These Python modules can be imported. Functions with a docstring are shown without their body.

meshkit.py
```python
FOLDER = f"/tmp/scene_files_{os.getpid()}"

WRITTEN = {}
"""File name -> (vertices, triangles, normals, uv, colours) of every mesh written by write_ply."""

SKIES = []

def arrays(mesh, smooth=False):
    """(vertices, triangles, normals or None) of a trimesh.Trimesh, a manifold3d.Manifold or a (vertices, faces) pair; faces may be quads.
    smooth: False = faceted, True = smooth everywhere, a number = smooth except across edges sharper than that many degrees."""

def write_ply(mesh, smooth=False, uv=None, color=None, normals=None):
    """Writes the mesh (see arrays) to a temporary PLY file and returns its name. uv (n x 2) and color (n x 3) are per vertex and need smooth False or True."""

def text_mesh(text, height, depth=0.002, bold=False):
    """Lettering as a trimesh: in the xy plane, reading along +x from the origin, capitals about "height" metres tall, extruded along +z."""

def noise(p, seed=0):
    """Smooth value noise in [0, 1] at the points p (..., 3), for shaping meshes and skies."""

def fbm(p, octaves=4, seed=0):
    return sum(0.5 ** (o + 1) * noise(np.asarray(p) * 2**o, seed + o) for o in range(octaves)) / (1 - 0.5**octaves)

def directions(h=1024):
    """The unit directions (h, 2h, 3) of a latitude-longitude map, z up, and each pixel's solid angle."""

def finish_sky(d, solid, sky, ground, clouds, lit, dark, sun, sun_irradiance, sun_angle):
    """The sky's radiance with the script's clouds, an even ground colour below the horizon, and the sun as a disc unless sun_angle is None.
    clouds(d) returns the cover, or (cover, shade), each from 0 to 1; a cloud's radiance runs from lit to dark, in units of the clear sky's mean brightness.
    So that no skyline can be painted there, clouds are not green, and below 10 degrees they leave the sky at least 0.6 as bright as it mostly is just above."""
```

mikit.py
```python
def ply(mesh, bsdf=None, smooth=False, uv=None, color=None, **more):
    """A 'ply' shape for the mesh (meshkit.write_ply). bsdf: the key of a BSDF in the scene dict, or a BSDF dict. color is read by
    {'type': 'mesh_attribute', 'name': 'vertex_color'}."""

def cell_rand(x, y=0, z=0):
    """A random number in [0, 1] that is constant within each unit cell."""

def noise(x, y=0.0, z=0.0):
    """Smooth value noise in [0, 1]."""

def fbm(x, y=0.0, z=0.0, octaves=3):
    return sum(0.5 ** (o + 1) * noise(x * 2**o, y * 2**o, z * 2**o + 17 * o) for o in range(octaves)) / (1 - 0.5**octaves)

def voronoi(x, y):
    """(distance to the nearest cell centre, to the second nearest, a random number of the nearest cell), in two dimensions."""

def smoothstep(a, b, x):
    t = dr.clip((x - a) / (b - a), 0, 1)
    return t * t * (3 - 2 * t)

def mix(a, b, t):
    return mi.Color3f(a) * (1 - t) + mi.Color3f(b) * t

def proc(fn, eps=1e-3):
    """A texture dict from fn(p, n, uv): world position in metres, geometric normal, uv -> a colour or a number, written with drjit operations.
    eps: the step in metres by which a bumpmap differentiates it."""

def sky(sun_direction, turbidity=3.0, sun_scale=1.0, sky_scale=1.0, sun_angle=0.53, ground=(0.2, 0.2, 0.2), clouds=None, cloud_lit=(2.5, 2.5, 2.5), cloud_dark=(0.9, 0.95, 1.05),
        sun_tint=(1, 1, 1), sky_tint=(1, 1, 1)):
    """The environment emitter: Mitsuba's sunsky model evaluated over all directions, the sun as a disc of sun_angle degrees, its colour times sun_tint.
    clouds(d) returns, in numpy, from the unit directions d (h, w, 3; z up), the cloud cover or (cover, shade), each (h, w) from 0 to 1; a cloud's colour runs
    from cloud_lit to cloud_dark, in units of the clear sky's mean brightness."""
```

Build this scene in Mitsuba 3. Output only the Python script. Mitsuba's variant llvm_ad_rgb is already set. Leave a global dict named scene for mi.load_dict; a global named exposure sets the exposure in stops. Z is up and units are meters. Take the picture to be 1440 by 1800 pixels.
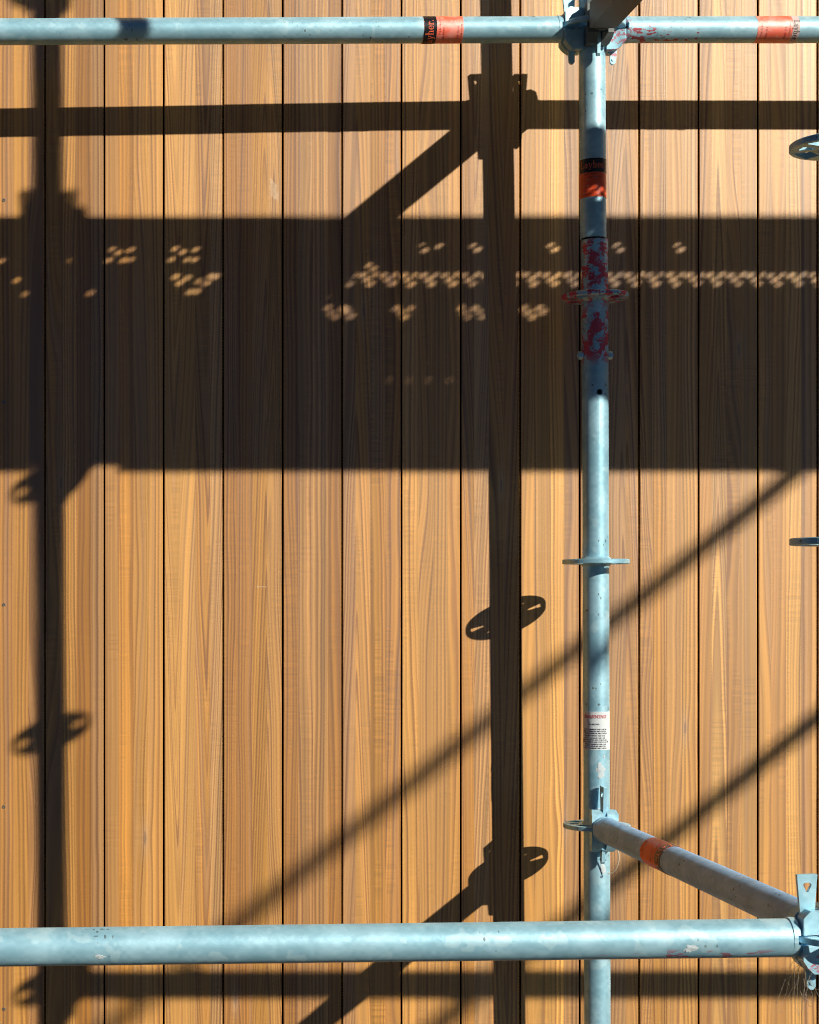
import math, random
import numpy as np, trimesh, drjit as dr, mitsuba as mi, mikit, meshkit
import manifold3d as m3
from shapely import affinity
from shapely.geometry import Polygon, Point, box as sbox
from shapely.ops import unary_union
from mikit import noise, fbm, cell_rand, smoothstep, mix
T4 = mi.ScalarTransform4f
random.seed(7)
scene, labels = {'type': 'scene'}, {}

# ------------------------------------------------------------------ camera, sky, exposure
# The wall is the plane y = 0, x runs right, z up, eye height is z = 0.  The picture is a shifted (perspective-corrected) view.
D = 3.463                      # metres from the lens to the wall
TA, TE = 0.8205, 0.664           # the sun: sideways and downward run of a shadow per metre of distance from the wall
scene['camera'] = {'type': 'perspective', 'fov': 2 * math.degrees(math.atan(720 / 3069.0)), 'fov_axis': 'x', 'near_clip': 0.05, 'far_clip': 2000.0,
                   'principal_point_offset_x': (720 - 178) / 1440.0, 'principal_point_offset_y': (900 - 1058.7) / 1800.0,
                   'to_world': T4().look_at(origin=[0, -D, 0], target=[0, 0, 0], up=[0, 0, 1])}
scene['sky'] = mikit.sky((TA, -1.0, TE), turbidity=3.0, sun_scale=1.0, sky_scale=0.085, ground=(0.05, 0.05, 0.05), sun_tint=(0.93, 1.12, 1.48), sky_tint=(0.40, 0.90, 1.9))
exposure = 2.05

# ------------------------------------------------------------------ materials
PITCH, JOINT0 = 0.1179, -0.1117


def wood_fields(p):
    """board number, place across and along it, strip number (each board is glued from four strips), grain"""
    x, z = p.x, p.z
    i = dr.floor((x - JOINT0) / PITCH)
    u = x - JOINT0 - i * PITCH
    q = u / PITCH * 4 + 0.30 * (cell_rand(i, 4, 4) - 0.5)
    j = dr.floor(q)
    s = i * 7.31 + j * 3.77 + 60
    kz = (cell_rand(i, 2, 21) - 0.5) * 3.0                       # one knot or swirl on each board
    ku = (0.2 + 0.6 * cell_rand(i, 2, 22)) * PITCH
    d2 = dr.square((u - ku) / 0.011) + dr.square((z - kz) / 0.055)
    knot = dr.exp(-d2)
    flat = cell_rand(i, j, 1)
    flat = flat * flat * (3 - 2 * flat)
    wob = (fbm(z * 1.1 + s, u * 12, s, 2) - 0.5) * (0.016 + 0.085 * flat) + (noise(z * 4.5, u * 40, s) - 0.5) * (0.005 + 0.011 * flat) + (noise(z * 15.0, u * 80, s) - 0.5) * 0.0017
    w = u + wob + (u - ku) * knot * 0.65
    arch = smoothstep(0.62, 0.64, cell_rand(i, dr.floor(q * 0.5), 41))          # strips cut so that the rings show as tall arches
    uc = (dr.floor(q * 0.5) * 2 + 0.6 + 0.8 * cell_rand(i, 3, 42)) * PITCH / 4
    tall = 1.5 * dr.sqrt(dr.square(u + 0.6 * wob - uc) + 0.000012) + (z - 1.5) * 0.055 * dr.select(cell_rand(i, 5, 43) > 0.5, 1.0, -1.0)
    w = dr.lerp(w, tall, arch)
    r = w * (75 + 75 * cell_rand(i, j * (1 - arch), 2)) + 2.2 * noise(w * 45 + s, 0.5, s * (1 - arch))
    k = dr.floor(r)
    f = r - k
    late = smoothstep(0.12, 0.78, f) * (1 - smoothstep(0.78, 1.0, f))
    late = late * (0.12 + 1.0 * cell_rand(k, s, 7)) + 0.30 * smoothstep(0.35, 0.75, noise(r * 2.6, z * 1.2, s + 2)) * (1 - arch * 0.5)
    return i, j, u, z, s, w, k, late, knot


def wood_color(p, n, uv):
    i, j, u, z, s, w, k, late, knot = wood_fields(p)
    t = cell_rand(i, j, 9)
    c = mix((0.42, 0.174, 0.022), (0.70, 0.366, 0.088), smoothstep(0.0, 1.0, 0.62 * t + 0.38 * cell_rand(i, 1, 1)))
    mauve = smoothstep(0.68, 0.97, cell_rand(i, j, 12)) * 0.5   # grey-mauve strips
    c = mix(c, (0.45, 0.262, 0.135), mauve)
    wide = noise(w * 75 + s * 3, z * 0.35, s)
    c = c * (0.80 + 0.44 * wide) * (0.91 + 0.16 * cell_rand(i, 9, 31))
    band = cell_rand(k, s, 11)
    c = c * (0.90 + 0.20 * band)
    purple = smoothstep(0.60, 0.84, noise(w * 120 + s * 5, z * 0.6, s + 3)) * (0.12 + 0.38 * cell_rand(i, j, 8))
    c = mix(c, (0.38, 0.205, 0.115), purple)
    c = mix(c, (0.55, 0.36, 0.21), knot * knot * 0.6)
    c = mix(c, (0.30, 0.18, 0.12), smoothstep(0.90, 0.985, knot) * 0.7)
    c = c * (1 - dr.clip(late, 0, 1) * mi.Color3f(0.50, 0.60, 0.67))
    fib = noise(w * 480, z * 6, s)
    c = c * (0.91 + 0.18 * fib)
    patch = smoothstep(0.50, 0.72, noise(u * 55 + s, z * 11, s + 1)) * (0.2 + 0.8 * cell_rand(i, j, 6))
    c = c * (1 + patch * 0.36 * (noise(z * 330, u * 14 + s, s) - 0.55))
    # a torn splinter and a few small scars
    for cx, cz, wx, wz, sh in ((0.3425, 0.818, 0.010, 0.020, 0.8), (0.3180, 0.0310, 0.010, 0.0016, 0.0)):
        dx, dz = p.x - cx, p.z - cz + sh * (p.x - cx)
        m = 1 - smoothstep(0.6, 1.0, dr.maximum(dr.abs(dx) / wx, dr.abs(dz) / wz) + 0.5 * (noise(p.x * 300, p.z * 200, 3) - 0.5))
        c = mix(c, mix((0.42, 0.25, 0.13), (0.74, 0.53, 0.32), noise(p.x * 260, p.z * 110, 8)), m * 0.6)
    return c * (0.78 + 0.44 * fbm(u * 22 + s, z * 2.6, s + 5, 3))


def wood_bump(p, n, uv):
    i, j, u, z, s, w, k, late, knot = wood_fields(p)
    patch = smoothstep(0.42, 0.68, noise(u * 55 + s, z * 11, s + 1))
    return late * 0.00005 + noise(z * 330, u * 14 + s, s) * 0.00008 * patch + noise(u * 260, z * 6, s) * 0.00010


def wood_rough(p, n, uv):
    i, j, u, z, s, w, k, late, knot = wood_fields(p)
    return 0.37 + 0.13 * cell_rand(i, j, 15) + 0.06 * late


def galv_color(p, n, uv):
    a = fbm(p.x * 26, p.y * 26, p.z * 26, 3)
    b = noise(p.x * 170, p.y * 170, p.z * 170)
    c = mix((0.285, 0.55, 0.69), (0.45, 0.75, 0.90), smoothstep(0.25, 0.78, a * 0.75 + b * 0.25))
    chalk = smoothstep(0.63, 0.72, fbm(p.x * 55 + 7, p.y * 55, p.z * 40, 3))
    c = mix(c, (0.60, 0.85, 0.94), chalk * 0.4)
    nick = smoothstep(0.83, 0.86, noise(p.x * 210 + 3, p.y * 210, p.z * 130)) * smoothstep(0.58, 0.72, noise(p.x * 17, p.y * 17, p.z * 17 + 5))
    return mix(c, (0.10, 0.135, 0.15), nick * 0.8)


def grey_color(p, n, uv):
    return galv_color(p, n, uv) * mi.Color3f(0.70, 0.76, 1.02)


def galv_rough(p, n, uv):
    return 0.36 + 0.20 * fbm(p.x * 40 + 2, p.y * 40, p.z * 40, 2)


def galv_bump(p, n, uv):
    return fbm(p.x * 150, p.y * 150, p.z * 110, 2) * 0.00015 + noise(p.x * 520, p.y * 520, p.z * 520) * 0.00006


def paint_color(p, n, uv):
    c = galv_color(p, n, uv)
    zone = smoothstep(0.435, 0.47, p.z) * (1 - smoothstep(0.675, 0.69, p.z))
    zone = zone * (1 - 0.5 * smoothstep(0.54, 0.555, p.z) * (1 - smoothstep(0.555, 0.57, p.z)))
    q = 0.7 * fbm(p.x * 85, p.y * 85, p.z * 48, 4) + 0.3 * fbm(p.x * 60 + 9, p.y * 60, p.z * 230, 3) + 0.34 * (fbm(p.x * 420, p.y * 420, p.z * 330, 2) - 0.5)
    return mix(c, (0.62, 0.025, 0.060), smoothstep(0.505, 0.56, q + 0.03 * zone) * zone * 0.9)


def splash_color(p, n, uv):
    c = galv_color(p, n, uv)
    zone = smoothstep(0.98, 0.985, p.x) * (1 - smoothstep(1.0, 1.16, p.x)) * (1 - smoothstep(1.085, 1.10, p.z))
    q = fbm(p.x * 110, p.y * 190, p.z * 190, 4) - 0.35 * smoothstep(1.068, 1.090, p.z) + 0.08
    c = mix(c, (0.48, 0.03, 0.05), smoothstep(0.56, 0.64, q - 0.20 * (1 - zone)) * smoothstep(0.0, 0.1, zone) * 0.9)
    low = (1 - smoothstep(-0.442, -0.432, p.z)) * smoothstep(0.60, 0.72, p.x)
    return mix(c, (0.50, 0.06, 0.09), smoothstep(0.61, 0.69, fbm(p.x * 70 + 3, p.y * 160, p.z * 160, 3)) * low * 0.75)


def head_red_color(p, n, uv):
    c = galv_color(p, n, uv)
    return mix(c, (0.50, 0.07, 0.10), smoothstep(0.52, 0.64, fbm(p.x * 190, p.y * 190, p.z * 190, 3)) * 0.75)


def orange_color(p, n, uv):
    a = fbm(p.x * 60, p.y * 60, p.z * 60, 3)
    return mix(mix((0.80, 0.055, 0.006), (0.92, 0.10, 0.014), a), (0.62, 0.42, 0.36), smoothstep(0.62, 0.78, fbm(p.x * 160, p.y * 160, p.z * 160, 3)) * 0.5)


def glare_color(p, n, uv):  # sticker orange with sun glare painted in as paler pink blotches
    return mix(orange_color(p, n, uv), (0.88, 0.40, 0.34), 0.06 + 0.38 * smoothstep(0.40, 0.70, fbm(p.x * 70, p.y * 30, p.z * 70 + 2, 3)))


def ground_color(p, n, uv):
    a = fbm(p.x * 0.8, p.y * 0.8, 0.3, 3)
    b = fbm(p.x * 30, p.y * 30, 0.7, 3)
    return mix((0.028, 0.028, 0.027), (0.050, 0.049, 0.046), a * 0.6 + b * 0.4)


def principled(color, rough, metallic=0.0, spec=0.5, bump=None, **more):
    if 'eta' not in more:
        more['specular'] = spec
    b = {'type': 'principled', 'base_color': color if isinstance(color, dict) else {'type': 'rgb', 'value': list(color)}, 'roughness': rough, 'metallic': metallic, **more}
    if bump is not None:
        b = {'type': 'bumpmap', 'arbitrary': bump, 'scale': 1.0, 'bsdf': b}
    return {'type': 'twosided', 'bsdf': b}


scene['mat_wood'] = principled(mikit.proc(wood_color), mikit.proc(wood_rough), eta=2.05, bump=mikit.proc(wood_bump, eps=0.0004))
steel = dict(rough=mikit.proc(galv_rough), metallic=0.36, spec=0.9)
scene['mat_galv'] = principled(mikit.proc(galv_color), bump=mikit.proc(galv_bump, eps=0.0006), **steel)
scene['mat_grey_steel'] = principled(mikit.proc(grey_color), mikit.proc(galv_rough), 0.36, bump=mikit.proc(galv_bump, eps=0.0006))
scene['mat_old_steel'] = principled((0.13, 0.15, 0.155), 0.55, 0.3, bump=mikit.proc(galv_bump, eps=0.0006))
scene['mat_worn_paint'] = principled(mikit.proc(paint_color), mikit.proc(galv_rough), 0.45, bump=mikit.proc(galv_bump, eps=0.0006))
scene['mat_splash'] = principled(mikit.proc(splash_color), bump=mikit.proc(galv_bump, eps=0.0006), **steel)
scene['mat_head_red'] = principled(mikit.proc(head_red_color), 0.5, 0.3, bump=mikit.proc(galv_bump, eps=0.0006))
scene['mat_orange'] = principled(mikit.proc(orange_color), 0.42, eta=1.6)
scene['mat_glare_orange'] = principled(mikit.proc(glare_color), 0.52, eta=3.0)  # top ledger sticker film, its sun glare put into the colour
scene['mat_black_print'] = principled((0.012, 0.012, 0.016), 0.35)
scene['mat_letter'] = principled((0.80, 0.14, 0.06), 0.4)
scene['mat_dark_ink'] = principled((0.05, 0.035, 0.05), 0.5)
scene['mat_maroon_ink'] = principled((0.30, 0.02, 0.015), 0.5)
scene['mat_red_ink'] = principled((0.52, 0.16, 0.17), 0.5)
scene['mat_paper'] = principled((0.62, 0.68, 0.71), 0.4)
scene['mat_pale_film'] = principled((0.66, 0.52, 0.50), 0.4)
scene['mat_backing'] = principled((0.010, 0.009, 0.008), 0.9, spec=0.1)
scene['mat_screw'] = principled((0.22, 0.25, 0.27), 0.4, 0.8)
scene['mat_hole_dark'] = principled((0.02, 0.02, 0.02), 0.8)
scene['mat_twine'] = principled((0.42, 0.33, 0.25), 0.8)
scene['mat_thread'] = principled((0.72, 0.62, 0.48), 0.7)
scene['mat_ground'] = principled(mikit.proc(ground_color), 0.9, spec=0.2)


# ------------------------------------------------------------------ helpers
def free(key):
    if key not in scene and key not in labels:
        return key
    k = 1
    while f'{key}_{k:03d}' in scene or f'{key}_{k:03d}' in labels:
        k += 1
    return f'{key}_{k:03d}'


def thing(name, label, cat, group=None):
    key = free(name)
    labels[key] = {'label': label, 'category': cat}
    if group:
        labels[key]['group'] = group
    return key


def part(parent, name, mesh, mat, smooth=35, label=None):
    key = free(f'{parent}__{name}')
    scene[key] = mikit.ply(mesh, mat, smooth=smooth)
    if label:
        labels[key] = {'label': label}
    return key


def cat_mesh(ms):
    return trimesh.util.concatenate([tm(m) for m in ms])


def tm(m):
    if isinstance(m, trimesh.Trimesh):
        return m
    q = m.to_mesh()
    return trimesh.Trimesh(q.vert_properties[:, :3], q.tri_verts, process=False)


def extrude(poly, h, z0=0.0):
    """shapely polygon (may have holes) -> Manifold from z0 to z0 + h"""
    rings = [np.asarray(poly.exterior.coords)[:-1]] + [np.asarray(r.coords)[:-1] for r in poly.interiors]
    return m3.Manifold.extrude(m3.CrossSection(rings, m3.FillRule.EvenOdd), h).translate((0, 0, z0))


def frame(a, b):
    """4 x 4 that takes local z to the direction a -> b, origin at a; local x stays horizontal"""
    a, b = np.asarray(a, float), np.asarray(b, float)
    z = (b - a) / np.linalg.norm(b - a)
    x = np.cross([0, 0, 1.0], z) if abs(z[2]) < 0.95 else np.array([1.0, 0, 0])
    x = x - z * (x @ z)
    x /= np.linalg.norm(x)
    m = np.eye(4)
    m[:3, 0], m[:3, 1], m[:3, 2], m[:3, 3] = x, np.cross(z, x), z, a
    return m


def pipe(a, b, r=0.02415, wall=0.0032, n=56, holes=()):
    """an open pipe; holes: (distance along, direction vector, radius) drilled through one side"""
    L = float(np.linalg.norm(np.subtract(b, a)))
    m = m3.Manifold.cylinder(L, r, r, n) - m3.Manifold.cylinder(L + 0.02, r - wall, r - wall, n).translate((0, 0, -0.01))
    F = frame(a, b)
    for t, d, hr in holes:
        d = np.linalg.inv(F[:3, :3]) @ np.asarray(d, float)
        c = m3.Manifold.cylinder(0.05, hr, hr, 24)
        c = c.rotate((0, 90, 0)).rotate((0, 0, math.degrees(math.atan2(d[1], d[0])))).translate((0, 0, t))
        m = m - c
    t = tm(m)
    t.apply_transform(F)
    return t


def rod(points, r, n=8):
    """thin bent rod or thread through points"""
    P = np.asarray(points, float)
    tang = np.gradient(P, axis=0)
    tang /= np.linalg.norm(tang, axis=1, keepdims=True)
    ref = np.array([0.31, 0.87, 0.38])
    rings = []
    for p, t in zip(P, tang):
        x = np.cross(t, ref)
        x /= np.linalg.norm(x)
        y = np.cross(t, x)
        a = np.linspace(0, 2 * np.pi, n, endpoint=False)[:, None]
        rings.append(p + r * (np.cos(a) * x + np.sin(a) * y))
    v = np.vstack(rings)
    f = []
    for i in range(len(P) - 1):
        for j in range(n):
            k = (j + 1) % n
            f += [[i * n + j, i * n + k, (i + 1) * n + k], [i * n + j, (i + 1) * n + k, (i + 1) * n + j]]
    return trimesh.Trimesh(v, f, process=False)


def smooth_path(pts, n=24):
    from scipy.interpolate import CubicSpline
    pts = np.asarray(pts, float)
    return CubicSpline(np.arange(len(pts)), pts)(np.linspace(0, len(pts) - 1, n))


def rosette_mesh(big=1.0):
    """drilled disc round a standard: four larger and four small openings, chamfered rim"""
    R, h = 0.0615, 0.0088
    holes = []
    for q in range(8):
        if q % 2 == 1:
            pg = Polygon([(0.0350, -0.0085 * big), (0.0520, -0.0125 * big), (0.0520, 0.0125 * big), (0.0350, 0.0085 * big)]).buffer(0.002)
        else:
            pg = Polygon([(0.0360, -0.0035), (0.0490, -0.0055), (0.0490, 0.0055), (0.0360, 0.0035)]).buffer(0.002)
        holes.append(affinity.rotate(pg, 45 * q, origin=(0, 0)))
    disc = m3.Manifold.cylinder(h - 0.002, R, R, 72).translate((0, 0, -h / 2 + 0.001))
    disc = m3.Manifold.batch_hull([disc, m3.Manifold.cylinder(h, R - 0.0012, R - 0.0012, 72).translate((0, 0, -h / 2))])
    disc = disc - m3.Manifold.cylinder(0.05, 0.0240, 0.0240, 48).translate((0, 0, -0.025))
    for pg in holes:
        disc = disc - extrude(pg, 0.05, -0.025)
    weld = [m3.Manifold.cylinder(0.005, 0.0285, 0.0245, 48).translate((0, 0, h / 2)), m3.Manifold.cylinder(0.005, 0.0245, 0.0285, 48).translate((0, 0, -h / 2 - 0.005))]
    bore = m3.Manifold.cylinder(0.06, 0.0240, 0.0240, 48).translate((0, 0, -0.03))
    return tm(disc + (weld[0] - bore) + (weld[1] - bore))


ROSETTE = {0: rosette_mesh(1.0), 45: rosette_mesh(1.45)}


def head_mesh(tube_r=0.02415):
    """cast wedge head in local axes: x away from the standard, z up, the disc's plane at z = 0"""
    side = Polygon([(0.022, -0.043), (0.042, -0.043), (0.050, -0.036), (0.0565, -0.0270), (0.068, -0.0248), (0.068, 0.0248), (0.0570, 0.0268), (0.0545, 0.030), (0.047, 0.036), (0.022, 0.034)])
    plan = Polygon([(0.018, -0.0205), (0.042, -0.0205), (0.0545, -0.0248), (0.068, -0.0248), (0.068, 0.0248), (0.0545, 0.0248), (0.042, 0.0205), (0.018, 0.0205)])
    a = extrude(side, 0.06, -0.03).rotate((90, 0, 0))
    b = extrude(plan, 0.12, -0.06)
    m = a ^ b
    tube = m3.Manifold.cylinder(0.2, 0.0250, 0.0250, 48).rotate((0, 90, 0)).translate((0.06, 0, 0))
    round_end = m - m3.Manifold.cube((0.2, 0.2, 0.2), True).translate((0.1 + 0.057, 0, 0))
    m = round_end + (m ^ tube)
    m = m - m3.Manifold.cylinder(0.2, 0.0250, 0.0250, 48).translate((0, 0, -0.1))
    slot = m3.Manifold.cube((0.047, 0.2, 0.0125), True).translate((0.0395, 0, 0.0))
    m = m - slot
    m = m - m3.Manifold.cube((0.030, 0.0075, 0.2), True).translate((0.044, 0, 0))
    return m


def wedge_mesh():
    heart = Polygon([(0.0385, 0.0665), (0.0405, 0.0690), (0.0475, 0.0690), (0.0495, 0.0665), (0.0455, 0.0580), (0.0440, 0.0570), (0.0425, 0.0580)])
    pg = Polygon([(0.0315, 0.080), (0.0570, 0.079), (0.0535, 0.036), (0.0440, -0.062), (0.0405, -0.066), (0.0365, -0.066), (0.0335, -0.062), (0.0345, 0.036)]).buffer(-0.001).buffer(0.001)
    pg = pg.difference(heart).difference(Point(0.0385, -0.0575).buffer(0.0022))
    m = extrude(pg, 0.006, -0.003).rotate((90, 0, 0))
    rivet = m3.Manifold.cylinder(0.0095, 0.0026, 0.0026, 14).rotate((90, 0, 0)).translate((0.0385, 0.00475, -0.0575))
    return m + rivet


HEAD, WEDGE = head_mesh(), wedge_mesh()


def placed(man, at, deg, tip=0.0, scale=1.0):
    q = man if tip == 0 else man.rotate((0, tip, 0))
    return tm(q.rotate((0, 0, deg)).translate(tuple(map(float, at))))


def curved_patch(P, F, r, a0, a1, t0, t1, na=16, jag=0.0, seed=0, thick=0.0004):
    """a film wrapped round a tube: frame F (local z along the tube), angles a0..a1, stations t0..t1; a closed thin shell"""
    rs = np.random.RandomState(seed)
    nt = 14
    aa, tt = np.linspace(a0, a1, na), np.linspace(t0, t1, nt)
    A, S = np.meshgrid(aa, tt, indexing='ij')
    A, S = A.copy(), S.copy()
    if jag:
        S[:, 0] += rs.uniform(-1, 1, na) * jag
        S[:, -1] += rs.uniform(-1, 1, na) * jag
    V = []
    for rr in (r + thick, r + 0.00005):
        V.append(np.stack([rr * np.cos(A), rr * np.sin(A), S], -1).reshape(-1, 3))
    N = na * nt
    f = []
    for i in range(na - 1):
        for j in range(nt - 1):
            a, b, c, d = i * nt + j, (i + 1) * nt + j, (i + 1) * nt + j + 1, i * nt + j + 1
            f += [[a, b, c], [a, c, d], [N + a, N + c, N + b], [N + a, N + d, N + c]]
    edge = [i * nt for i in range(na)] + [(na - 1) * nt + j for j in range(1, nt)] + [i * nt + nt - 1 for i in range(na - 2, -1, -1)] + [j for j in range(nt - 2, 0, -1)]
    for a, b in zip(edge, edge[1:] + edge[:1]):
        f += [[a, N + a, N + b], [a, N + b, b]]
    m = trimesh.Trimesh(np.vstack(V), f, process=False)
    m.apply_transform(F)
    return m


def wrap(flat, F, r, a_mid, t_mid, along):
    """flat lettering (x right, y up, z out) wrapped on a tube.  along = 0: reads round the tube, its up along the tube; 1: reads round the tube, its up against the tube"""
    v, fc = trimesh.remesh.subdivide_to_size(flat.vertices, flat.faces, 0.005, max_iter=12)
    x, y, z = v.T
    if along == 0:
        a, s = a_mid + x / r, t_mid + y
    else:
        a, s = a_mid - x / r, t_mid - y
    m = trimesh.Trimesh(np.stack([(r + z) * np.cos(a), (r + z) * np.sin(a), s], 1), fc, process=False)
    m.apply_transform(F)
    return m


def serif_text(text, h, depth=0.0003):
    """slender serif lettering from strokes (unit: x-height 0.62, capital 1.0)"""
    def stem(x, y0, y1, w=0.13):
        return sbox(x, y0, x + w, y1)

    def foot(x, y, w=0.30, t=0.055):
        return sbox(x - (w - 0.13) / 2, y, x + 0.13 + (w - 0.13) / 2, y + t)

    def ring(cx, cy, rx, ry, t, thin=0.06):
        o = affinity.scale(Point(0, 0).buffer(1, 24), rx, ry)
        i = affinity.scale(Point(0, 0).buffer(1, 24), rx - t, ry - thin)
        return affinity.translate(o.difference(i), cx, cy)

    def line(x0, y0, x1, y1, w):
        from shapely.geometry import LineString
        return LineString([(x0, y0), (x1, y1)]).buffer(w / 2, cap_style=2)
    G = {
        'L': ([stem(0.09, 0, 1), foot(0.09, 0, 0.32), foot(0.09, 0.945, 0.32), sbox(0.09, 0, 0.60, 0.06), sbox(0.545, 0, 0.60, 0.22)], 0.68),
        'a': ([ring(0.21, 0.19, 0.20, 0.19, 0.11), stem(0.33, 0.0, 0.48, 0.12), ring(0.26, 0.46, 0.19, 0.16, 0.11).difference(sbox(-1, -1, 2, 0.46)), sbox(0.33, 0, 0.54, 0.055)], 0.58),
        'y': ([line(0.09, 0.62, 0.29, 0.02, 0.12), line(0.48, 0.62, 0.22, -0.22, 0.07), sbox(0.0, 0.565, 0.24, 0.62), sbox(0.36, 0.565, 0.58, 0.62), Point(0.16, -0.22).buffer(0.07)], 0.60),
        'h': ([stem(0.07, 0, 1.0), foot(0.07, 0), sbox(0.0, 0.945, 0.14, 1.0), stem(0.39, 0, 0.44), foot(0.39, 0), ring(0.30, 0.42, 0.22, 0.20, 0.12).difference(sbox(-1, -1, 2, 0.42))], 0.66),
        'e': ([ring(0.25, 0.31, 0.24, 0.32, 0.12).difference(sbox(0.25, 0.17, 0.6, 0.30)), sbox(0.08, 0.30, 0.46, 0.355)], 0.54),
        'r': ([stem(0.07, 0, 0.62), foot(0.07, 0), sbox(0.0, 0.565, 0.12, 0.62), ring(0.30, 0.42, 0.16, 0.20, 0.09).difference(sbox(-1, -1, 2, 0.46)), Point(0.40, 0.50).buffer(0.075)], 0.50),
        '.': ([Point(0.10, 0.075).buffer(0.085)], 0.24),
    }
    x, out = 0.0, []
    for c in text:
        g, w = G[c]
        out.append(affinity.translate(unary_union(g), x, 0))
        x += w
    u = affinity.scale(affinity.translate(unary_union(out), -x / 2, -0.38), h, h, origin=(0, 0))
    return trimesh.util.concatenate([trimesh.creation.extrude_polygon(g, depth, engine='earcut') for g in getattr(u, 'geoms', [u])])


def small_text(text, h, bold=False):
    m = meshkit.text_mesh(text, h, 0.0003, bold)
    m.apply_translation([-m.bounds[:, 0].mean(), -h / 2, 0])
    return m


# ------------------------------------------------------------------ ground
ZG = -1.70
g = trimesh.Trimesh([[-250, -250, ZG], [250, -250, ZG], [250, 250, ZG], [-250, 250, ZG]], [[0, 1, 2], [0, 2, 3]], process=False)
scene['ground'] = mikit.ply(g, 'mat_ground')
labels['ground'] = {'label': 'dark asphalt ground in front of the timber wall', 'kind': 'structure'}

# ------------------------------------------------------------------ the timber wall
wall = thing('timber_wall', 'honey brown wall of upright timber boards with dark open joints, behind the scaffold', 'wall')
GAP, TH, ZT = 0.0033, 0.021, 3.6


def plank_mesh(var):
    rs = np.random.RandomState(var)
    w, c = PITCH - GAP, 0.0008 + 0.0004 * rs.rand()
    pg = Polygon([(0.007, TH), (0.007, 0.0105), (0, 0.0028), (0, c), (c, 0), (w - c, 0), (w, c), (w, 0.0028), (w - 0.007, 0.0105), (w - 0.007, TH)])
    m = tm(extrude(pg, ZT - ZG - 0.05, ZG + 0.05))
    return m


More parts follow.
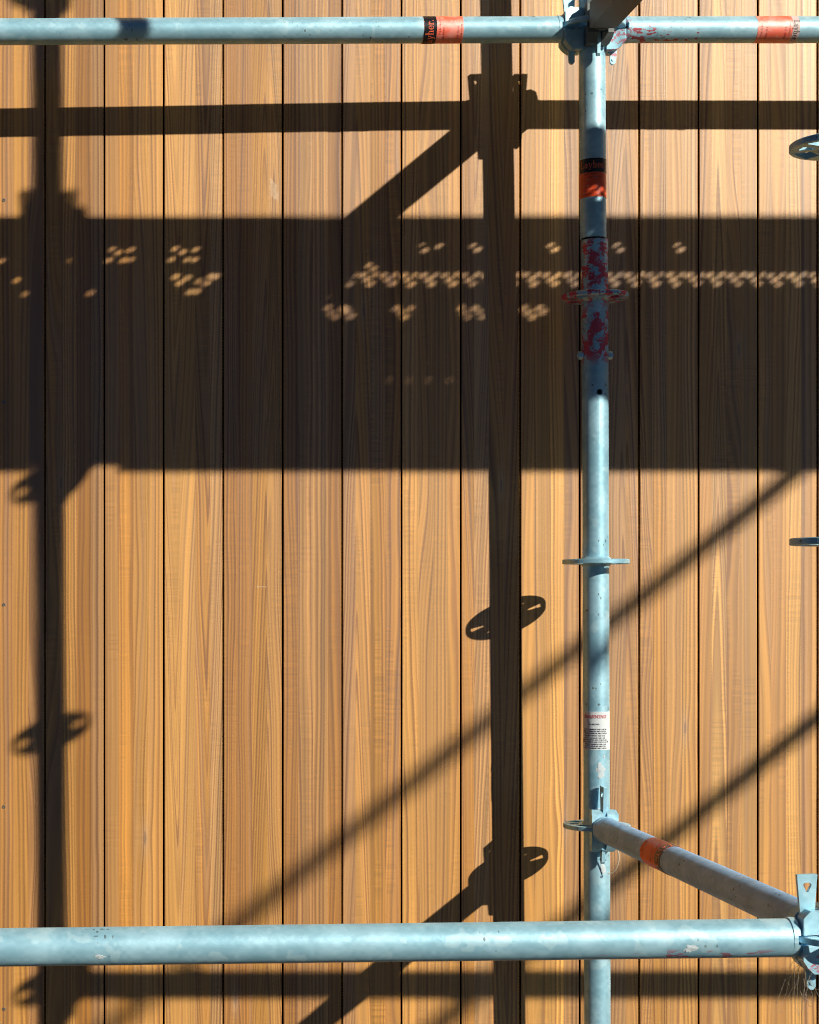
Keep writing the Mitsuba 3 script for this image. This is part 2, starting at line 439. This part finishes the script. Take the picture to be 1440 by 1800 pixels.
variants = [mikit.ply(plank_mesh(v), 'mat_wood', smooth=False) for v in range(4)]
for k in range(-9, 27):
    key = free('timber_wall__plank')
    proud = (random.random() - 0.5) * 0.0012
    scene[key] = {**variants[k % 4], 'to_world': T4().translate([JOINT0 + k * PITCH + GAP / 2 + (random.random() - 0.5) * 0.0006, proud, 0])}
    if k == -1:
        for j in range(5):
            zz = (1058.7 - (352 + 355.5 * j)) / 886
            s = m3.Manifold.cylinder(0.0012, 0.0036, 0.0030, 20).rotate((90, 0, 0)) - m3.Manifold.cube((0.0012, 0.01, 0.0042), True) - m3.Manifold.cube((0.0042, 0.01, 0.0012), True)
            part(key, 'screw', tm(s.translate(((6.5 - 178) / 886, 0.0001 + proud, zz))), 'mat_screw')
part(wall, 'backing_board', trimesh.creation.box(bounds=[[JOINT0 - 9 * PITCH - 0.02, TH + 0.012, ZG + 0.02], [JOINT0 + 27 * PITCH + 0.02, TH + 0.05, ZT + 0.02]]), 'mat_backing', False)

# ------------------------------------------------------------------ scaffold positions
XR, GR, GN = 0.9356, 0.162, 1.257
LEVEL = lambda n: 0.0767 + 0.5 * n                       # heights of the rosettes
rear_low = lambda z: np.array([XR - 0.005 * z, -(GR + 0.006 * z), z])
rear_up = lambda z: np.array([0.9290 - 0.008 * (z - 0.686), -(0.1665 + 0.010 * (z - 0.686)), z])
near = lambda z: np.array([0.9360 - 0.002 * (z + 0.42), -(GN + 0.004 * (z + 0.2)), z])


def standard(label, line, z0, z1, levels, turn=0, mat='mat_galv', foot=True, holes=(), group=None):
    t = thing('scaffold_standard', label, 'scaffold pole', group)
    part(t, 'tube', pipe(line(z0), line(z1), holes=holes), mat)
    for z in levels:
        m = ROSETTE[turn].copy()
        m.apply_translation(line(z))
        part(t, 'rosette', m, mat)
    if foot:
        p = line(z0)
        plate = m3.Manifold.cube((0.15, 0.15, 0.006), True).translate((p[0], p[1], ZG + 0.003)) + m3.Manifold.cylinder(z0 - ZG, 0.019, 0.019, 32).translate((p[0], p[1], ZG))
        nut = m3.Manifold.cylinder(0.03, 0.033, 0.033, 6).translate((p[0], p[1], z0 - 0.032))
        part(t, 'base_plate', tm(plate), 'mat_galv')
        part(t, 'jack_nut', tm(nut), 'mat_galv')
    return t


TOP = 1.0840
low = standard('blue-grey steel scaffold pole with worn red paint at its top, right of centre', rear_low, ZG + 0.12, 0.6835, [LEVEL(n) for n in (-3, -2, -1, 0, 1)], 0, 'mat_worn_paint',
               holes=[(0.395 - (ZG + 0.12), np.array([0.06, -1.0, 0]), 0.0056)])
up = standard('blue-grey steel scaffold pole with orange sticker, standing on the red-worn pole', rear_up, 0.687, 2.9, [TOP, 1.584, 2.084], 0, foot=False)
part(low, 'spigot', pipe(rear_low(0.52), rear_low(0.78), 0.0195, 0.003), 'mat_hole_dark')
for sx in (-1, 1):                                               # bolts of the spigot
    c = rear_low(0.4665)
    b = m3.Manifold.cylinder(0.008, 0.0080, 0.0080, 6) + m3.Manifold.cylinder(0.010, 0.0035, 0.0035, 16)
    b = b.rotate((0, 90 * sx, 0)).translate((c[0] + sx * 0.0236, c[1], c[2]))
    part(low, 'bolt', tm(b), 'mat_galv')
outer = standard('near scaffold pole just past the right edge, its drilled discs reaching into view', near, ZG + 0.12, 2.9, [LEVEL(n) for n in range(-3, 6)], 45)


def ledger(name, label, cat, a, b, ends=(True, True), mat='mat_galv', head_mat=None, group=None, thick=0.02415, tip=0):
    """a tube between two poles with a wedge head at each end; a and b are points on the poles' axes"""
    a, b = np.asarray(a, float), np.asarray(b, float)
    d = (b - a) / np.linalg.norm(b - a)
    t = thing(name, label, cat, group)
    part(t, 'tube', pipe(a + d * 0.0635, b - d * 0.0635, thick), mat)
    deg = math.degrees(math.atan2(d[1], d[0]))
    for e, (p, q) in enumerate(((a, deg), (b, deg + 180))):
        if ends[e]:
            part(t, 'wedge_head', placed(HEAD, p, q), (head_mat or {}).get(e, mat), 30)
            part(t, 'wedge', placed(WEDGE, p, q), (head_mat or {}).get(e, 'mat_galv'), 30)
    return t


XL, XRR = XR - 2.57, XR + 2.57
pr, prr = rear_up(1.0800), np.array([XRR + 0.052, -0.172, 1.0800])
led_l = ledger('scaffold_ledger', 'steel scaffold tube across the top of the view with a black and orange sticker', 'scaffold tube', [XL, -0.203, 1.0600], rear_up(1.0805))
led_r = ledger('scaffold_ledger', 'short top steel scaffold tube right of the upright, with red paint splashes and pale sticker', 'scaffold tube', pr, prr, mat='mat_splash', head_mat={0: 'mat_head_red'})
led_n = ledger('scaffold_ledger', 'nearest steel scaffold tube, crossing the whole view near the bottom', 'scaffold tube', [XL, -GN + 0.045, LEVEL(-1) - 0.040], near(LEVEL(-1)), mat='mat_splash')
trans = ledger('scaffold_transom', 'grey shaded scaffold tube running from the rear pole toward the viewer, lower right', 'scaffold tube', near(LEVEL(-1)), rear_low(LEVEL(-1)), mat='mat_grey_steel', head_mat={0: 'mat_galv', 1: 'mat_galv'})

# U-section transom at the top of the view
a, b = near(LEVEL(2)), rear_up(TOP)
utr = thing('deck_transom', 'dark square-section scaffold beam coming toward the viewer at the top of the upright', 'scaffold beam')
F = frame(b, a)
L = np.linalg.norm(a - b)
w, h, th = 0.0245, 0.0235, 0.004
U = Polygon([(-w, -h), (w, -h), (w, h), (w - 0.010, h), (w - 0.010, h - th), (w - th, h - th), (w - th, -h + th), (-w + th, -h + th), (-w + th, h - th), (-w + 0.010, h - th), (-w + 0.010, h), (-w, h)])
um = tm(extrude(U, L - 2 * 0.070, 0.070))
Fu = F.copy()
if Fu[2, 1] < 0:                                                 # local y must point up
    Fu[:3, 0] *= -1
    Fu[:3, 1] *= -1
um.apply_transform(Fu)
part(utr, 'channel', um, 'mat_old_steel', False)
dd = (a - b) / L
deg = math.degrees(math.atan2(dd[1], dd[0]))
for p, q in ((b, deg), (a, deg + 180)):
    part(utr, 'wedge_head', placed(HEAD, p, q), 'mat_old_steel', 30)
    part(utr, 'wedge', placed(WEDGE, p, q), 'mat_galv', 30)

# guard rails and further tubes whose shadows fall on the wall
nl = lambda z: np.array([XL, -GN, z])
nr = lambda z: np.array([XRR + 0.052, -GN, z])
for n, word in ((3, 'lower'), (4, 'upper')):
    ledger('guard_rail', f'{word} guard rail over the left deck, above the frame', 'guard rail', nl(LEVEL(n)), near(LEVEL(n)))
    ledger('guard_rail', f'{word} guard rail over the right deck, above the frame', 'guard rail', near(LEVEL(n)), nr(LEVEL(n)))
ledger('scaffold_ledger', 'scaffold tube running right from the near pole, beyond the right edge', 'scaffold tube', near(LEVEL(0)), nr(LEVEL(0)))
def loose_tube(label, z):
    """a long plain tube clamped to the two right end poles and reaching outward"""
    t = thing('scaffold_tube', label, 'scaffold tube')
    part(t, 'tube', pipe([XRR - 0.011, -0.05, z], [XRR - 0.011, -4.66, z], 0.0180), 'mat_galv')
    for yy in (-0.172, -GN):
        c = m3.Manifold.cube((0.105, 0.06, 0.034), True).translate((XRR + 0.026, yy, z)) + m3.Manifold.cylinder(0.05, 0.031, 0.031, 24).rotate((90, 0, 0)).translate((XRR, yy + 0.025, z)) + m3.Manifold.cylinder(0.05, 0.031, 0.031, 24).translate((XRR + 0.052, yy, z - 0.025))
        c = c - m3.Manifold.cylinder(0.2, 0.0243, 0.0243, 32).rotate((90, 0, 0)).translate((XRR, yy + 0.1, z)) - m3.Manifold.cylinder(0.2, 0.0243, 0.0243, 32).translate((XRR + 0.052, yy, z - 0.1))
        part(t, 'coupler', tm(c), 'mat_galv')


loose_tube('upper long loose tube clamped to the right end poles, out of view', LEVEL(3) + 0.395)
loose_tube('lower long loose tube clamped to the right end poles, out of view', LEVEL(2) + 0.373)
for lab, x, yy, top, zs in (('near left end pole of the left bay, out of view', XL, -GN, 2.9, (-1, 0, 1, 2, 3, 4)), ('rear left end pole of the left bay, out of view', XL, -0.203, 2.9, (-1, 0, 1, 2)),
                            ('near right end pole of the right bay, out of view', XRR + 0.052, -GN, 2.2, (0, 1, 2, 3, 4)), ('rear right end pole of the right bay, out of view', XRR + 0.052, -0.172, 2.2, (0, 1, 2))):
    standard(lab, lambda z, x=x, yy=yy: np.array([x, yy, z]), ZG + 0.12, top, [LEVEL(n) for n in zs], 45)

# ------------------------------------------------------------------ perforated steel decks
ZD, ZB = 1.140, 1.0735


def deck(label, x0, x1, g0, g1, holes, hook=0.1045):
    t = thing('scaffold_deck', label, 'scaffold deck', )
    pg = sbox(x0, g0, x1, g1)
    jr = np.random.RandomState(len(holes))
    hs = unary_union([Point(x + jr.uniform(-0.0012, 0.0012), y + jr.uniform(-0.0012, 0.0012)).buffer(r * (0.78 + 0.27 * jr.rand() ** 0.5), 5) for x, y, r in holes if x0 + 0.008 < x < x1 - 0.008 and g0 + 0.012 < y < g1 - 0.012])
    pg = pg.difference(hs)
    top = extrude(pg, 0.001, ZD - 0.001)
    fl = [m3.Manifold.cube((x1 - x0, 0.002, ZD - z)).translate((x0, y, z)) for y, z in ((g0, ZB + 0.0265), (g1 - 0.002, ZB))]
    fl += [m3.Manifold.cube((x1 - x0, 0.014, 0.002)).translate((x0, y, z)) for y, z in ((g0, ZB + 0.0265), (g1 - 0.014, ZB))]
    m = tm(m3.Manifold.batch_boolean([top] + fl, m3.OpType.Add))
    m.vertices[:, 1] *= -1
    m.faces = m.faces[:, ::-1]
    part(t, 'panel', m, 'mat_old_steel', False)
    for e, (xa, xb) in enumerate(((x0 - hook, x0), (x1, x1 + hook))):
        q = m3.Manifold.cube((xb - xa, g1 - g0 - 0.002, 0.054)).translate((xa, g0 + 0.001, ZD - 0.055))
        m = tm(q)
        m.vertices[:, 1] *= -1
        m.faces = m.faces[:, ::-1]
        part(t, 'end_hook', m, 'mat_old_steel', False)
    return t


def shadow_to_deck(px, py):
    gg = (ZD - (1058.7 - py) / 886.0) / TE
    return (px - 178) / 886.0 + TA * gg, gg


rs = np.random.RandomState(3)
holes_in, holes_out, left_in, left_out = [], [], [], []
R0 = 0.0066
xb0, gB = shadow_to_deck(602, 483)
for k in range(0, 60):                                           # the continuous middle band
    x = xb0 + 0.0405 * k
    fade = R0 if k < 14 else R0 * max(0.6, 1 - (k - 14) * 0.03)
    holes_in += [(x, gB, R0), (x + 0.0225, gB - 0.001, R0 * 0.9), (x + 0.0195, gB + 0.0135, R0), (x + 0.0385, gB + 0.027, fade)]
x, gg = shadow_to_deck(640, 458)
holes_in += [(x, gg, R0), (x + 0.019, gg + 0.0125, R0), (x + 0.038, gg + 0.025, R0), (x + 0.005, gg + 0.028, R0)]
for px, py in ((566, 514), (590, 502), (600, 497), (575, 520)):
    holes_in.append((*shadow_to_deck(px, py), R0 * 0.85))
xA, gA = shadow_to_deck(730, 433)
for k, px in enumerate((741, 832, 968, 1084, 1190)):              # the sparse groups on the wall side
    x, gg = shadow_to_deck(px, 431)
    holes_in += [(x + 0.0195, gg + 0.0135, R0), (x, gg, R0 * (0.95 if k else 0.7))]
    if k == 0:
        holes_in += [(x + 0.036, gg + 0.002, R0), (x + 0.026, gg - 0.012, R0 * 0.8)]
xC, gC = shadow_to_deck(576, 541)
for k, nmb in ((0, 7), (1, 4), (2, 6), (3, 5)):
    x = xC + 0.1265 * k + (0.010 if k else 0)
    grp = [(0.0, 0.0), (0.0195, 0.0135), (0.0385, 0.027), (0.029, 0.0), (0.048, 0.0115), (0.067, 0.025), (0.0365, 0.003)]
    holes_in += [(x + q, gC + s, R0 * 0.92) for q, s in grp[:nmb]]
for px, py in ((750, 612), (683, 668), (718, 668), (753, 668), (790, 668)):
    x, gg = shadow_to_deck(px, py)
    holes_out.append((x, gg, 0.0030))
for px, py in ((197, 437), (209, 443), (231, 438), (190, 457), (218, 457), (229, 456), (309, 436), (322, 442), (345, 437), (303, 455), (330, 455), (344, 455), (309, 485), (317, 497), (331, 487), (336, 512), (346, 512),
               (351, 493), (362, 497), (370, 485), (380, 485), (334, 543), (4, 458), (117, 456), (124, 458), (44, 516), (159, 515), (30, 492)):
    left_in.append((*shadow_to_deck(px, py), 0.0068))
deck('perforated steel deck of the right bay nearest the wall, just above the frame', XR + 0.105, XRR - 0.105, 0.566, 0.896, holes_in)
deck('perforated steel deck of the right bay on the outer side, just above the frame', XR + 0.105, XRR - 0.105, 0.8985, 1.229, holes_out)
deck('perforated steel deck of the left bay nearest the wall, above the frame', XL + 0.070, XR - 0.070, 0.566, 0.896, left_in, 0.0695)
deck('perforated steel deck of the left bay on the outer side, above the frame', XL + 0.070, XR - 0.070, 0.8985, 1.229, left_out, 0.0695)

# ------------------------------------------------------------------ stickers
RT = 0.02415


def toward_camera_angle(F, p):
    v = np.linalg.inv(F[:3, :3]) @ (np.array([0, -D, 0]) - p)
    return math.atan2(v[1], v[0])


# top ledger, left: black band with lettering that reads upward, then the orange field
A = np.array([XL, -0.203, 1.0600]); B = rear_up(1.0805)
F = frame(A, B)
at = lambda px: (px - 178) / (3069 / (D - 0.180)) - XL
mid = toward_camera_angle(F, A + (B - A) * 0.85)
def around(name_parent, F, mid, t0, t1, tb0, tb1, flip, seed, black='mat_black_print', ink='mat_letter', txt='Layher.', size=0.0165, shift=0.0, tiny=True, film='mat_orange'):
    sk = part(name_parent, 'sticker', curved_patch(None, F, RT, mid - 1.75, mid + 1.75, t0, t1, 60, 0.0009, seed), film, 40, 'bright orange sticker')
    part(sk, 'black_band', curved_patch(None, F, RT + 0.0004, mid - 1.75, mid + 1.75, tb0, tb1, 26, 0.0002, seed + 1), black, 40)
    part(sk, 'lettering', wrap(serif_text(txt, size), F, RT + 0.0008, mid + shift, (tb0 + tb1) / 2, flip), ink, False)
    if tiny:
        rr = np.random.RandomState(seed)
        lines = []
        o0, o1 = (t0, tb0) if abs(tb1 - t1) < 1e-3 else (tb1, t1)
        for fq in (0.12, 0.26, 0.80, 0.92):
            words = ''.join(rr.choice(list('1234567890'), 10))
            lines.append(wrap(small_text('Z-8.22-64 A 12' if fq < 0.2 else '8.22-' + words[:6], 0.0026), F, RT + 0.0005, mid + rr.uniform(-0.3, 0.3), o0 + (o1 - o0) * fq, flip))
        labels[part(sk, 'small_print', cat_mesh(lines), 'mat_maroon_ink', False)] = {'kind': 'stuff'}
    return sk


around(led_l, F, mid, at(743), at(812), at(743), at(765), 1, 11, shift=0.35, size=0.0155, film='mat_glare_orange')
# top ledger, right: pale worn band at its right end
A2, B2 = pr, prr
F2 = frame(A2, B2)
at2 = lambda px: (px - 178) / (3069 / (D - 0.175)) - A2[0]
mid2 = toward_camera_angle(F2, A2 + np.array([0.4, 0, 0]))
around(led_r, F2, mid2, at2(1326), at2(1399), at2(1387), at2(1399), 0, 21, black='mat_pale_film', ink='mat_dark_ink', size=0.011, shift=0.1, film='mat_glare_orange')
# rear pole, upper
F3 = frame(rear_up(0.687), rear_up(2.9))
mid3 = toward_camera_angle(F3, rear_up(0.8))
zz = lambda py: (1058.7 - py) / 931.0 - 0.687
def flat_dir(F, mid):
    return mid
around(up, F3, mid3, zz(350), zz(283), zz(307), zz(283), 0, 31, size=0.0136, shift=0.02)
# lower transom: short orange band with a black edge
F4 = frame(near(LEVEL(-1)), rear_low(LEVEL(-1)))
Lt = np.linalg.norm(near(LEVEL(-1)) - rear_low(LEVEL(-1)))
mid4 = toward_camera_angle(F4, rear_low(LEVEL(-1)) + np.array([0, -0.3, 0]))
around(trans, F4, mid4, Lt - 0.450, Lt - 0.345, Lt - 0.450, Lt - 0.424, 1, 41, size=0.015)
# rear pole, lower: white warning sticker
F5 = frame(rear_low(ZG + 0.12), rear_low(0.6835))
zl = lambda py: (1058.7 - py) / 931.0 - (ZG + 0.12)
mid5 = toward_camera_angle(F5, rear_low(-0.25))
ws = part(low, 'warning_sticker', curved_patch(None, F5, RT, mid5 - 1.9, mid5 + 1.9, zl(1317), zl(1250), 26, 0.0003, 5), 'mat_paper', 40, 'white warning sticker with red heading and small print')
tri = Polygon([(-0.0038, -0.003), (0.0038, -0.003), (0, 0.0036)]).difference(Polygon([(-0.002, -0.0019), (0.002, -0.0019), (0, 0.0014)]))
heading = [wrap(small_text('WARNING', 0.0062, True), F5, RT + 0.0006, mid5 - 0.05, zl(1258.5), 0), wrap(trimesh.creation.extrude_polygon(tri, 0.0003, engine='earcut'), F5, RT + 0.0006, mid5 - 0.96, zl(1258.5), 0)]
part(ws, 'heading', cat_mesh(heading), 'mat_red_ink', False)
rs = np.random.RandomState(9)
sm = []
for q, py in enumerate((1272, 1281, 1284.5, 1288, 1292, 1296, 1299.5, 1303, 1307, 1310.5, 1314)):
    sm.append(wrap(small_text(('FALL HAZARD' if q == 0 else 'WEAR A HARNESS AND CHECK ALL WEDGES')[: 12 if q == 0 else 30 - int(rs.randint(0, 9))], 0.0023), F5, RT + 0.0006, mid5 - 0.15 + rs.uniform(-0.06, 0.06), zl(py), 0))
labels[part(ws, 'small_print', cat_mesh(sm), 'mat_dark_ink', False)] = {'kind': 'stuff'}

# ------------------------------------------------------------------ lumps of dried cement on the steel
scene['mat_cement'] = principled((0.50, 0.58, 0.62), 0.85, bump=mikit.proc(galv_bump, eps=0.0006))


def lump(parent, c, axis, size, seed):
    """an uneven crust of cement lying on a tube: c a point on its axis, axis the tube's direction, size (along, round, thick, angle toward the viewer's side)"""
    rs = np.random.RandomState(seed)
    m = trimesh.creation.icosphere(3, 1.0)
    v = np.array(m.vertices)
    v *= 0.25 + 1.25 * meshkit.fbm(v * 2.4 + 10 * seed, 4)[:, None] ** 1.3
    F = frame(c, np.add(c, axis))
    a0 = toward_camera_angle(F, np.asarray(c, float)) + size[3]
    r = RT - 0.0004 + np.maximum(v[:, 2], -0.1) * size[2]
    a = a0 + v[:, 1] * size[1] / RT
    m.vertices = np.stack([r * np.cos(a), r * np.sin(a), v[:, 0] * size[0]], 1) @ F[:3, :3].T + F[:3, 3]
    part(parent, 'cement_splash', m, 'mat_cement', True)


dn = near(LEVEL(-1)) - np.array([XL, -GN + 0.045, LEVEL(-1) - 0.040])
dn = dn / np.linalg.norm(dn)
cn = near(LEVEL(-1)) - dn * 0.198
lump(led_n, cn, dn, (0.011, 0.007, 0.0016, 0.55), 1)
lump(led_n, cn - dn * 0.74, dn, (0.008, 0.005, 0.0012, 0.60), 2)
up_dir = rear_low(1.0) - rear_low(0.0)
for zc, sz, sd in ((-0.315, (0.018, 0.012, 0.0012, 0.35), 3), (-0.290, (0.005, 0.003, 0.0012, 0.6), 4), (-0.455, (0.016, 0.009, 0.0022, -0.1), 5), (-0.395, (0.012, 0.010, 0.0025, 0.15), 6), (-0.500, (0.016, 0.010, 0.0012, 0.5), 7)):
    lump(low, rear_low(zc), up_dir, sz, sd)

# ------------------------------------------------------------------ thread and frayed twine caught on the scaffold
def at_depth(px, py, gg):
    s = 3069 / (D - gg)
    return np.array([(px - 178) / s, -gg, (1058.7 - py) / s])


tl = thing('thread_loop', 'thin pale thread hanging in a loop below the wedge joint of the lower transom', 'thread')
part(tl, 'strand', rod(smooth_path([at_depth(1074, 1484, 0.23), at_depth(1086, 1494, 0.22), at_depth(1088, 1512, 0.215), at_depth(1082, 1529, 0.205), at_depth(1068, 1536, 0.195)]), 0.0010, 6), 'mat_thread')
ft = thing('frayed_twine', 'tuft of frayed brown twine hanging under the near joint at the bottom right corner', 'twine')
rs = np.random.RandomState(17)
strands = []
for k in range(22):
    p0 = at_depth(1436 + rs.uniform(-14, 8), 1700 + rs.uniform(-22, 14), GN + rs.uniform(-0.02, 0.02))
    out = rs.uniform(0.006, 0.038)
    p1 = p0 + np.array([-out * rs.uniform(0.2, 0.8), rs.uniform(-0.01, 0.01), rs.uniform(-0.012, 0.012)])
    p2 = p0 + np.array([-out * rs.uniform(0.5, 1.2), rs.uniform(-0.02, 0.02), -rs.uniform(0.005, 0.04)])
    p3 = p2 + np.array([rs.uniform(-0.012, 0.012), rs.uniform(-0.01, 0.01), -rs.uniform(0.006, 0.03)])
    strands.append(rod(smooth_path([p0, p1, p2, p3], 14), rs.uniform(0.00010, 0.00020), 5))
part(ft, 'strands', cat_mesh(strands), 'mat_twine')
labels[ft + '__strands'] = {'kind': 'stuff'}
